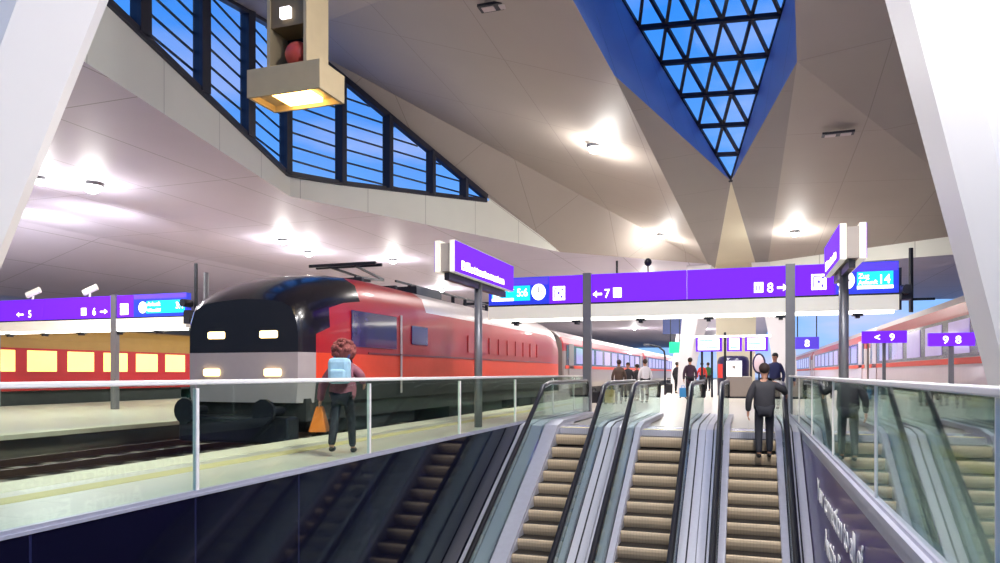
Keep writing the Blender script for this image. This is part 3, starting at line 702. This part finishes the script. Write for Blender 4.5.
rg = ['red','red','red','red','gold','gold']
c3 = coach(-28.5, 9.6, rg, 'distant red coach with yellow lit windows standing at the opposite platform', 'lit red coaches across the opposite platform', nw=13, winmat='winlit', z=-.51, wz=(1.72,2.56), pitch=1.8, ends=False)
c = copy_tree(c3); c.location.y = 36.2; c['label'] = 'second distant red coach with yellow lit windows, partly behind the locomotive nose'

# ================================================================== people
def skin_mesh(name, nodes, edges, material, parent, root=0, sub=2):
    me = bpy.data.meshes.new(name); me.from_pydata([n[0] for n in nodes], edges, []); me.materials.append(M[material])
    o = bpy.data.objects.new(name, me); C.objects.link(o); o.parent = parent
    md = o.modifiers.new('skin', 'SKIN'); md.use_smooth_shade = True
    for i, n in enumerate(nodes):
        sv = me.skin_vertices[0].data[i]; r = n[1]; sv.radius = r if isinstance(r, tuple) else (r, r); sv.use_root = (i == root)
    ss = o.modifiers.new('sub', 'SUBSURF'); ss.levels = sub; ss.render_levels = sub
    return o
def person(loc, rz, lab, H=1.75, jacket='jk_black', trousers='tr_black', hair='hair', arms=((.25,.05,.0),(.25,.05,.0)), stride=.0, lean=0, long_coat=False, hairy=False, lift=(0,0), bulk=1):
    """faces +Y; arms: (out, forward, raise) for left and right hand; stride = half step length"""
    k = H/1.75; t = empty('person', loc, rz); tag(t, lab, 'person'); V = lambda x,y,z: (x*k, (y+lean*max(0,z-.95))*k, z*k)
    N = []; Ed = []
    def add(p, r, par=None):
        N.append((p, r if isinstance(r, tuple) else r*k)); i = len(N)-1
        if par is not None: Ed.append((par,i))
        return i
    pel = add(V(0,0,.95), .12); ab = add(V(0,0,1.12), .11, pel); ch = add(V(0,0,1.33), .12, ab); nb = add(V(0,0,1.47), .06, ch)
    nk = add(V(0,.01,1.53), .05, nb); hd = add(V(0,.02,1.61), .075, nk); h2 = add(V(0,.015,1.68), .085, hd); add(V(0,.01,1.73), .05, h2)
    add(V(0,.115,1.6), .013, hd)
    for sx in (-1,1): add(V(sx*.088,.01,1.63), .014, hd)
    joints = {}
    for si, s in ((0,-1),(1,1)):
        sh = add(V(s*.17,0,1.41), .055, ch); hx, hy, hzr = arms[si]
        hand = Vector((s*(hx),hy,.82+hzr)); el = Vector((s*(.17+hx)/2+s*.05, hy*.4-.05, (1.41+hand.z)/2-.02))
        e = add(V(*el), .04, sh); w = add(V(*hand.lerp(el,.12)), .027, e); pm = add(V(*hand), .032, w)
        dn = (hand-el).normalized(); fw = Vector((0,1,0))
        sd = dn.cross(Vector((s,0,0))); sd = sd.normalized() if sd.length > .1 else fw
        for q, (of, ln) in enumerate(((-.03,.075),(-.01,.085),(.01,.08),(.03,.065))):
            f1 = add(V(*(hand+dn*.05+sd*of)), .0105, pm); f2 = add(V(*(hand+dn*(.05+ln*.55)+sd*of+Vector((-s*.012,0,0)))), .009, f1); add(V(*(hand+dn*(.05+ln*.9)+sd*of+Vector((-s*.035,0,0)))), .0075, f2)
        th = add(V(*(hand+sd*.045+dn*.01)), .011, pm); add(V(*(hand+sd*.06+dn*.045+Vector((-s*.02,0,0)))), .009, th)
        joints[s] = (V(s*.17,0,1.41), V(*el), V(*hand.lerp(el,.14)))
    legs = {}
    for si, s in ((0,-1),(1,1)):
        st = stride*(1 if s > 0 else -1); lf = lift[si]
        hp = add(V(s*.09,0,.9), .085, pel); kn = (s*.1, st*.6+.03+lf*.3, .5+lf*.8); an = (s*.1, st*1.0-(.05 if st < 0 else 0), .09+(.07 if st < -.1 else 0)+lf)
        a = add(V(*kn), .06, hp); c = add(V(*an), .04, a); add((an[0]*k, (an[1]+.12)*k, (an[2]-.045)*k), .03, c)
        legs[s] = (V(s*.09,0,.9), V(*kn), V(*an))
    skin_mesh('body', N, Ed, 'skin', t)
    # jacket
    N = []; Ed = []
    a = add(V(0,0,.66 if long_coat else .81), (.19*k*bulk,.14*k)); b_ = add(V(0,0,1.05), (.185*k*bulk,.14*k), a); c_ = add(V(0,0,1.3), (.2*k*bulk,.145*k), b_); d_ = add(V(0,.005,1.44), (.12*k,.1*k), c_); add(V(0,.01,1.5), .07, d_)
    for s in (-1,1):
        q = joints[s]; i = add((q[0][0],q[0][1],q[0][2]-.02), .078*bulk, c_); i2 = add(q[1], .06*bulk, i); add(q[2], .046*bulk, i2)
    skin_mesh('jacket', N, Ed, jacket, t)
    N = []; Ed = []
    a = add(V(0,0,.93), (.165*k,.125*k))
    for s in (-1,1):
        q = legs[s]; i = add(q[0], .1, a); i2 = add(q[1], .078, i); add((q[2][0],q[2][1],q[2][2]+.0), .06, i2)
    skin_mesh('trousers', N, Ed, trousers, t)
    for s in (-1,1):
        q = legs[s][2]; m = MB(); m.ball((q[0],q[1]+.07*k,q[2]-.045*k), .075*k, sc=(.62,1.75,.62)); m.build('shoe', 'shoe', t, smooth=True)
    m = MB()
    if hairy:
        m.ball((0,-.02*k+lean*.7,1.64*k), .185*k, sc=(1.05,.9,.95), n=18)
        for i in range(60):
            a_ = random.uniform(0,2*PI); e_ = random.uniform(-.5,1.4); r_ = .17*k
            m.ball((r_*math.cos(e_)*math.cos(a_), -.03+lean*.7+r_*math.cos(e_)*math.sin(a_), 1.66*k+r_*math.sin(e_)), .035, n=6)
    else:
        m.ball((0,(-.012+lean*.7)*k,1.685*k), .108*k, sc=(.92,1.0,.98), n=16)
    m.build('hair', hair, t, smooth=True)
    for s in (-1,1): MB().ball((s*.034*k,(.098+lean*.68)*k,1.645*k), .011*k, n=8).build('eye', 'eye', t)
    MB().box((-.025*k,(.093+lean*.68)*k,1.565*k),(.025*k,(.104+lean*.68)*k,1.573*k)).build('mouth', 'jk_red', t)
    return t
# man riding up
man = person((.28, 14.02, -.42+.03), .05, 'man in charcoal jacket and black trousers riding up the escalator, hand on the rail', 1.69, arms=((.29,.0,.0),(.40,.16,.37)), stride=.07, bulk=1.15)
# walker behind the balustrade
px_ = UX(345,-5.38,0)
w = person((-5.42, px_.y, 0), .3, 'person with bushy reddish hair and plaid jacket walking along the platform behind the balustrade', 1.55, jacket='jk_pink', hair='hair_red', arms=((.36,-.02,-.02),(.3,.18,.3)), stride=.26, lean=.14, hairy=True, bulk=1.3)
bp = empty('backpack', (-5.42,px_.y,0), .3); tag(bp, 'pale blue backpack worn over the plaid jacket', 'backpack')
MB().box((-.15,-.27,1.0),(.15,-.06,1.36)).build('pack', 'pack', bp, bevel=.06); MB().box((-.11,-.32,1.03),(.11,-.26,1.2)).build('front_pocket', 'pack', bp, bevel=.03)
m = MB()
for s in (-.1,.1): m.tube([(s,-.1,1.34),(s,.0,1.42),(s,.13,1.3)],.016,6)
m.build('strap', 'jk_navy', bp)
bg = empty('shopping_bag', (-5.42,px_.y,0), .3); tag(bg, 'bright orange bag hanging from the hand of the bushy-haired walker', 'bag')
m = MB(); k4 = [[(-.46,-.12,.32),(-.2,-.12,.32),(-.2,.14,.32),(-.46,.14,.32)],[(-.37,-.04,.68),(-.28,-.04,.68),(-.28,.06,.68),(-.37,.06,.68)]]
for j in range(4): m.face([k4[0][j],k4[0][(j+1)%4],k4[1][(j+1)%4],k4[1][j]])
m.face(k4[0]); m.face(k4[1]); m.build('bag_body', 'bag_or', bg, bevel=.02); MB().tube([(-.33,-.02,.67),(-.33,0,.74),(-.33,.03,.67)],.008,6).build('handle', 'bag_or', bg)
def stand(px, d, rz, lab, **kw):
    p = U(px, HZ, d); return person((p.x,p.y,0), rz, lab, **kw)
stand(690, 31, .3, 'person in a long plum coat standing with back turned left of the information screens', H=1.78, jacket='jk_plum', long_coat=True)
stand(677, 41, -.6, 'small dark figure standing beside an upright suitcase near the flared column', H=1.75, jacket='jk_black')
stand(775, 23, PI-.3, 'person in navy jacket and black cap facing the escalators', H=1.76, jacket='jk_navy', hair='cap')
stand(619, 27, .2, 'dark-haired person in brown jacket waiting beyond the escalator newels', H=1.62, jacket='jk_brown')
stand(628, 29, PI, 'person in charcoal jacket facing the escalators next to a brown-jacketed one', H=1.55)
stand(645, 28, .5, 'person in a white shirt standing beyond the escalator newels', H=1.66, jacket='shirt')
stand(637, 30, .9, 'short dark-clothed person close behind the white-shirted one', H=1.5)
stand(702, 46, 0, 'distant person in a red jacket under the first information screen', H=1.8, jacket='jk_red')
stand(708, 46.5, .4, 'distant person in a green jacket under the first information screen', H=1.8, jacket='jk_green')
def suitcase(px, d, lab, s=1, material='luggage', rz=0, nm='suitcase'):
    p = U(px,HZ,d); t = empty(nm, (p.x,p.y,0), rz); tag(t, lab, 'luggage')
    MB().box((-.2*s,-.12*s,.05),(.2*s,.12*s,.6*s)).build('shell', material, t, bevel=.04)
    if nm == 'suitcase':
        MB().box((-.1*s,.04,.6*s),(-.08*s,.06,.9*s)).box((.08*s,.04,.6*s),(.1*s,.06,.9*s)).box((-.1*s,.035,.88*s),(.1*s,.065,.92*s)).build('handle', 'dark', t)
    else: MB().tube([(-.1*s,0,.58*s),(-.06*s,0,.72*s),(.06*s,0,.72*s),(.1*s,0,.58*s)],.015,6).build('handle', material, t)
    for x in (-.15,.15): MB().tube([(x*s,-.06,.035),(x*s,-.02,.035)],.035,10).build('foot', 'dark', t)
suitcase(669, 40, 'upright black suitcase beside the small dark figure', .95)
suitcase(683, 33, 'bright blue bag beside the person in the plum coat', .8, 'bagblue', nm='travel_bag')
suitcase(594, 26.5, 'black bag on the floor right beside the end of the long balustrade', .8, nm='travel_bag', rz=.4)
suitcase(603, 26.8, 'black bag on the floor touching the pale yellow one', .8, nm='travel_bag', rz=-.3)
suitcase(610, 26.5, 'pale yellow bag next to the black bags on the floor', .9, 'yellow', nm='travel_bag')

# ================================================================== information screens, kiosk, far signs
DB = 34.0
tb = U(733,HZ,DB); t = empty('information_board', (tb.x,tb.y,0)); tag(t, 'row of three lit departure screens on dark posts', 'information board')
def bx_(px): return U(px,HZ,DB).x*1.0-tb.x+(U(px,HZ,DB).y-tb.y)*0
def gy(px): q = U(px,HZ,1); return q.x/q.y*tb.y-tb.x
zt_, zb_ = 2.83, 2.17
MB().box((gy(694),-.1,zt_),(gy(771),.15,zt_+.09)).build('canopy', 'lit', t)
for k, (a, c) in enumerate(((696,722),(727,742),(745,768))):
    MB().box((gy(a),-.08,zb_),(gy(c),.12,zt_)).build('screen_case', 'purple', t)
    sc = MB().box((gy(a)+.1,-.1,zb_+.07),(gy(c)-.12,-.078,zt_-.05)).build('screen', 'lit', t)
    m = MB()
    for j in range(3): m.box((gy(a)+.15,-.106,zb_+.15+j*.17),(gy(c)-.2-.1*j,-.1,zb_+.2+j*.17))
    m.build('screen_lines', 'cyan', t)
for px in (702,712,725,751): MB().box((gy(px)-.05,-.02,0),(gy(px)+.05,.08,zb_+(.9 if px == 725 else 0))).build('post', 'dark', t)
p = U(733,HZ,36.5); t = empty('kiosk', (p.x,p.y,0)); tag(t, 'rounded dark kiosk with a white poster below the departure screens', 'kiosk')
MB().tube([(0,.5,0),(0,.5,1.75),(0,.5,1.95),(0,.5,2.02)], [.78,.78,.7,.5], 28).build('body', 'kiosk', t, smooth=True)
MB().box((-.3,-.31,.75),(.42,-.27,1.75)).build('poster', 'lit', t); MB().ball((.05,-.32,1.45),.1,n=10,sc=(1,.2,1)).bar((.05,-.32,.85),(.1,-.32,1.38),.14,.02).build('poster_figure', 'cabinet', t)
MB().box((-.72,-.1,.9),(-.35,-.06,1.6)).build('side_poster', 'jk_red', t)
p = U(739,HZ,33); t = empty('ticket_cabinet', (p.x,p.y,0)); tag(t, 'low grey cabinet in front of the dark kiosk', 'cabinet')
MB().box((-.55,-.25,.08),(.55,.25,1.0)).build('cabinet_body', 'cabinet', t, bevel=.05); MB().box((-.5,-.2,0),(.5,.2,.08)).build('plinth', 'dark', t)
p = U(759,HZ,36); t = empty('standing_sign', (p.x,p.y,0)); tag(t, 'oval dark-framed notice on a foot right of the kiosk', 'sign')
MB().ball((0,0,1.62),.42,n=20,sc=(.75,.12,1.25)).build('frame', 'kiosk', t, smooth=True); MB().ball((0,-.03,1.62),.34,n=20,sc=(.7,.12,1.25)).build('notice', 'pink', t, smooth=True); MB().box((-.04,-.04,0),(.04,.04,1.15)).box((-.25,-.2,0),(.25,.2,.03)).build('stand', 'dark', t)
# far signs
def hang_sign(px, py, d, wpx, hpx, material, lab, txt=None):
    p = U(px,py,d); t = empty('hanging_sign', p); tag(t, lab, 'sign'); w_ = wpx*d/F/2; h_ = hpx*d/F
    MB().box((-w_,-.08,0),(w_,.08,h_)).build('sign_box', material, t)
    for s in (-.8,.8): MB().box((s*w_-.03,-.03,h_),(s*w_+.03,.03,6.95-p.z)).build('hanger', 'dark', t)
    if txt: text(txt, h_*.8, 'lit', t, (0,-.09,h_*.2), (PI/2,0,0), align='CENTER')
hang_sign(675,353,48,11,11,'green','small green lit sign left of the flared column')
hang_sign(673,334,52,20,20,'lattice','dim blue lattice display hanging above the green sign')
hang_sign(807,349,44,22,12,'violet','small violet sign with green end under the gantry', '8')
def reflection_sign(px, py, d, wpx, hpx, lab, txt):  # signs added in place of purple reflections in the train windows
    p = U(px,py,d); t = empty('platform_sign', (p.x,p.y,0)); tag(t, lab, 'sign'); w_ = wpx*d/F/2; h_ = hpx*d/F
    MB().box((-w_,-.06,p.z),(w_,.06,p.z+h_)).build('sign_box', 'purple', t); MB().box((-.04,-.03,0),(.04,.03,p.z)).build('post', 'post', t)
    text(txt, h_*.8, 'lit', t, (0,-.07,p.z+h_*.2), (PI/2,0,0), align='CENTER')
reflection_sign(884,343,19,40,12,'added purple post sign standing in for a reflection on the pale train', '<   9')
reflection_sign(951,346,12.8,40,13,'small added purple post sign standing in for a train window reflection', '9  8')
p = U(665,HZ,38); t = empty('lamp_post', (p.x,p.y,0)); tag(t, 'thin dark curved post beside the small dark figure', 'post')
MB().tube([(0,0,0),(0,0,2.0),(-.05,0,2.3),(-.35,0,2.55),(-.9,0,2.65)], .05, 8).build('pole', 'dark', t); MB().box((-1.1,-.08,2.6),(-.8,.08,2.7)).build('lamp_head', 'post', t)
# vertical hangers near the roof edges
p = U(911,HZ,31); t = empty('catenary_hanger', (p.x,p.y,3.75)); tag(t, 'thin dark hanger dropping from the soffit right of the gantry display', 'hanger')
MB().tube([(0,0,0),(0,0,2.75)], .09, 10).build('rod', 'dark', t); MB().box((0,-.05,.5),(.9,.05,.6)).build('bracket', 'dark', t)
# mast above opposite platform
p = U(206,HZ,24); t = empty('support_mast', (p.x,p.y,-.12)); tag(t, 'thin grey mast beside the gantry end on the opposite platform', 'mast')
MB().tube([(0,0,0),(0,0,4.6)], .08, 10).build('mast', 'post', t)

# ================================================================== sky and general light
wd = bpy.data.worlds.new('dusk_sky'); bpy.context.scene.world = wd; wd.use_nodes = True; nt = wd.node_tree; bgn = nt.nodes['Background']
tc = nt.nodes.new('ShaderNodeTexCoord'); mp_ = nt.nodes.new('ShaderNodeMapping'); mp_.inputs['Scale'].default_value = (2.2,2.2,9)
nz = nt.nodes.new('ShaderNodeTexNoise'); nz.inputs['Scale'].default_value = 1.4; nz.inputs['Detail'].default_value = 6
nt.links.new(tc.outputs['Generated'], mp_.inputs[0]); nt.links.new(mp_.outputs[0], nz.inputs['Vector'])
sp = nt.nodes.new('ShaderNodeSeparateXYZ'); nt.links.new(tc.outputs['Generated'], sp.inputs[0])
g = nt.nodes.new('ShaderNodeValToRGB'); cr = g.color_ramp; cr.elements[0].position = .0; cr.elements[0].color = srgb(150,196,255); cr.elements[1].position = .5; cr.elements[1].color = srgb(34,142,244)
nt.links.new(sp.outputs['Z'], g.inputs[0])
cl = nt.nodes.new('ShaderNodeValToRGB'); cl.color_ramp.elements[0].position = .44; cl.color_ramp.elements[1].position = .62; nt.links.new(nz.outputs['Fac'], cl.inputs[0])
lowm = nt.nodes.new('ShaderNodeMapRange'); lowm.inputs[1].default_value = .15; lowm.inputs[2].default_value = .5; lowm.inputs[3].default_value = 1; lowm.inputs[4].default_value = .12
nt.links.new(sp.outputs['Z'], lowm.inputs[0]); mu = nt.nodes.new('ShaderNodeMath'); mu.operation = 'MULTIPLY'; nt.links.new(cl.outputs[0], mu.inputs[0]); nt.links.new(lowm.outputs[0], mu.inputs[1])
mx = nt.nodes.new('ShaderNodeMix'); mx.data_type = 'RGBA'; nt.links.new(mu.outputs[0], mx.inputs[0]); nt.links.new(g.outputs[0], mx.inputs[6]); mx.inputs[7].default_value = srgb(206,206,246)
nt.links.new(mx.outputs[2], bgn.inputs[0]); bgn.inputs[1].default_value = 1.15

cam = bpy.data.cameras.new('camera'); co = bpy.data.objects.new('camera', cam); C.objects.link(co)
co.location = (0,0,EYE); co.rotation_euler = (PI/2,0,PSI); cam.sensor_width = 36; cam.lens = 36*F/1000; cam.shift_y = (HZ-281.5)/1000; cam.clip_end = 500
sc = bpy.context.scene; sc.camera = co
sc.view_settings.view_transform = 'Standard'; sc.view_settings.look = 'None'; sc.view_settings.exposure = 0; sc.view_settings.gamma = 1
sc.view_settings.use_curve_mapping = False
sc.cycles.max_bounces = 8; sc.cycles.transparent_max_bounces = 16; sc.cycles.use_denoising = True; sc.cycles.sample_clamp_indirect = 6
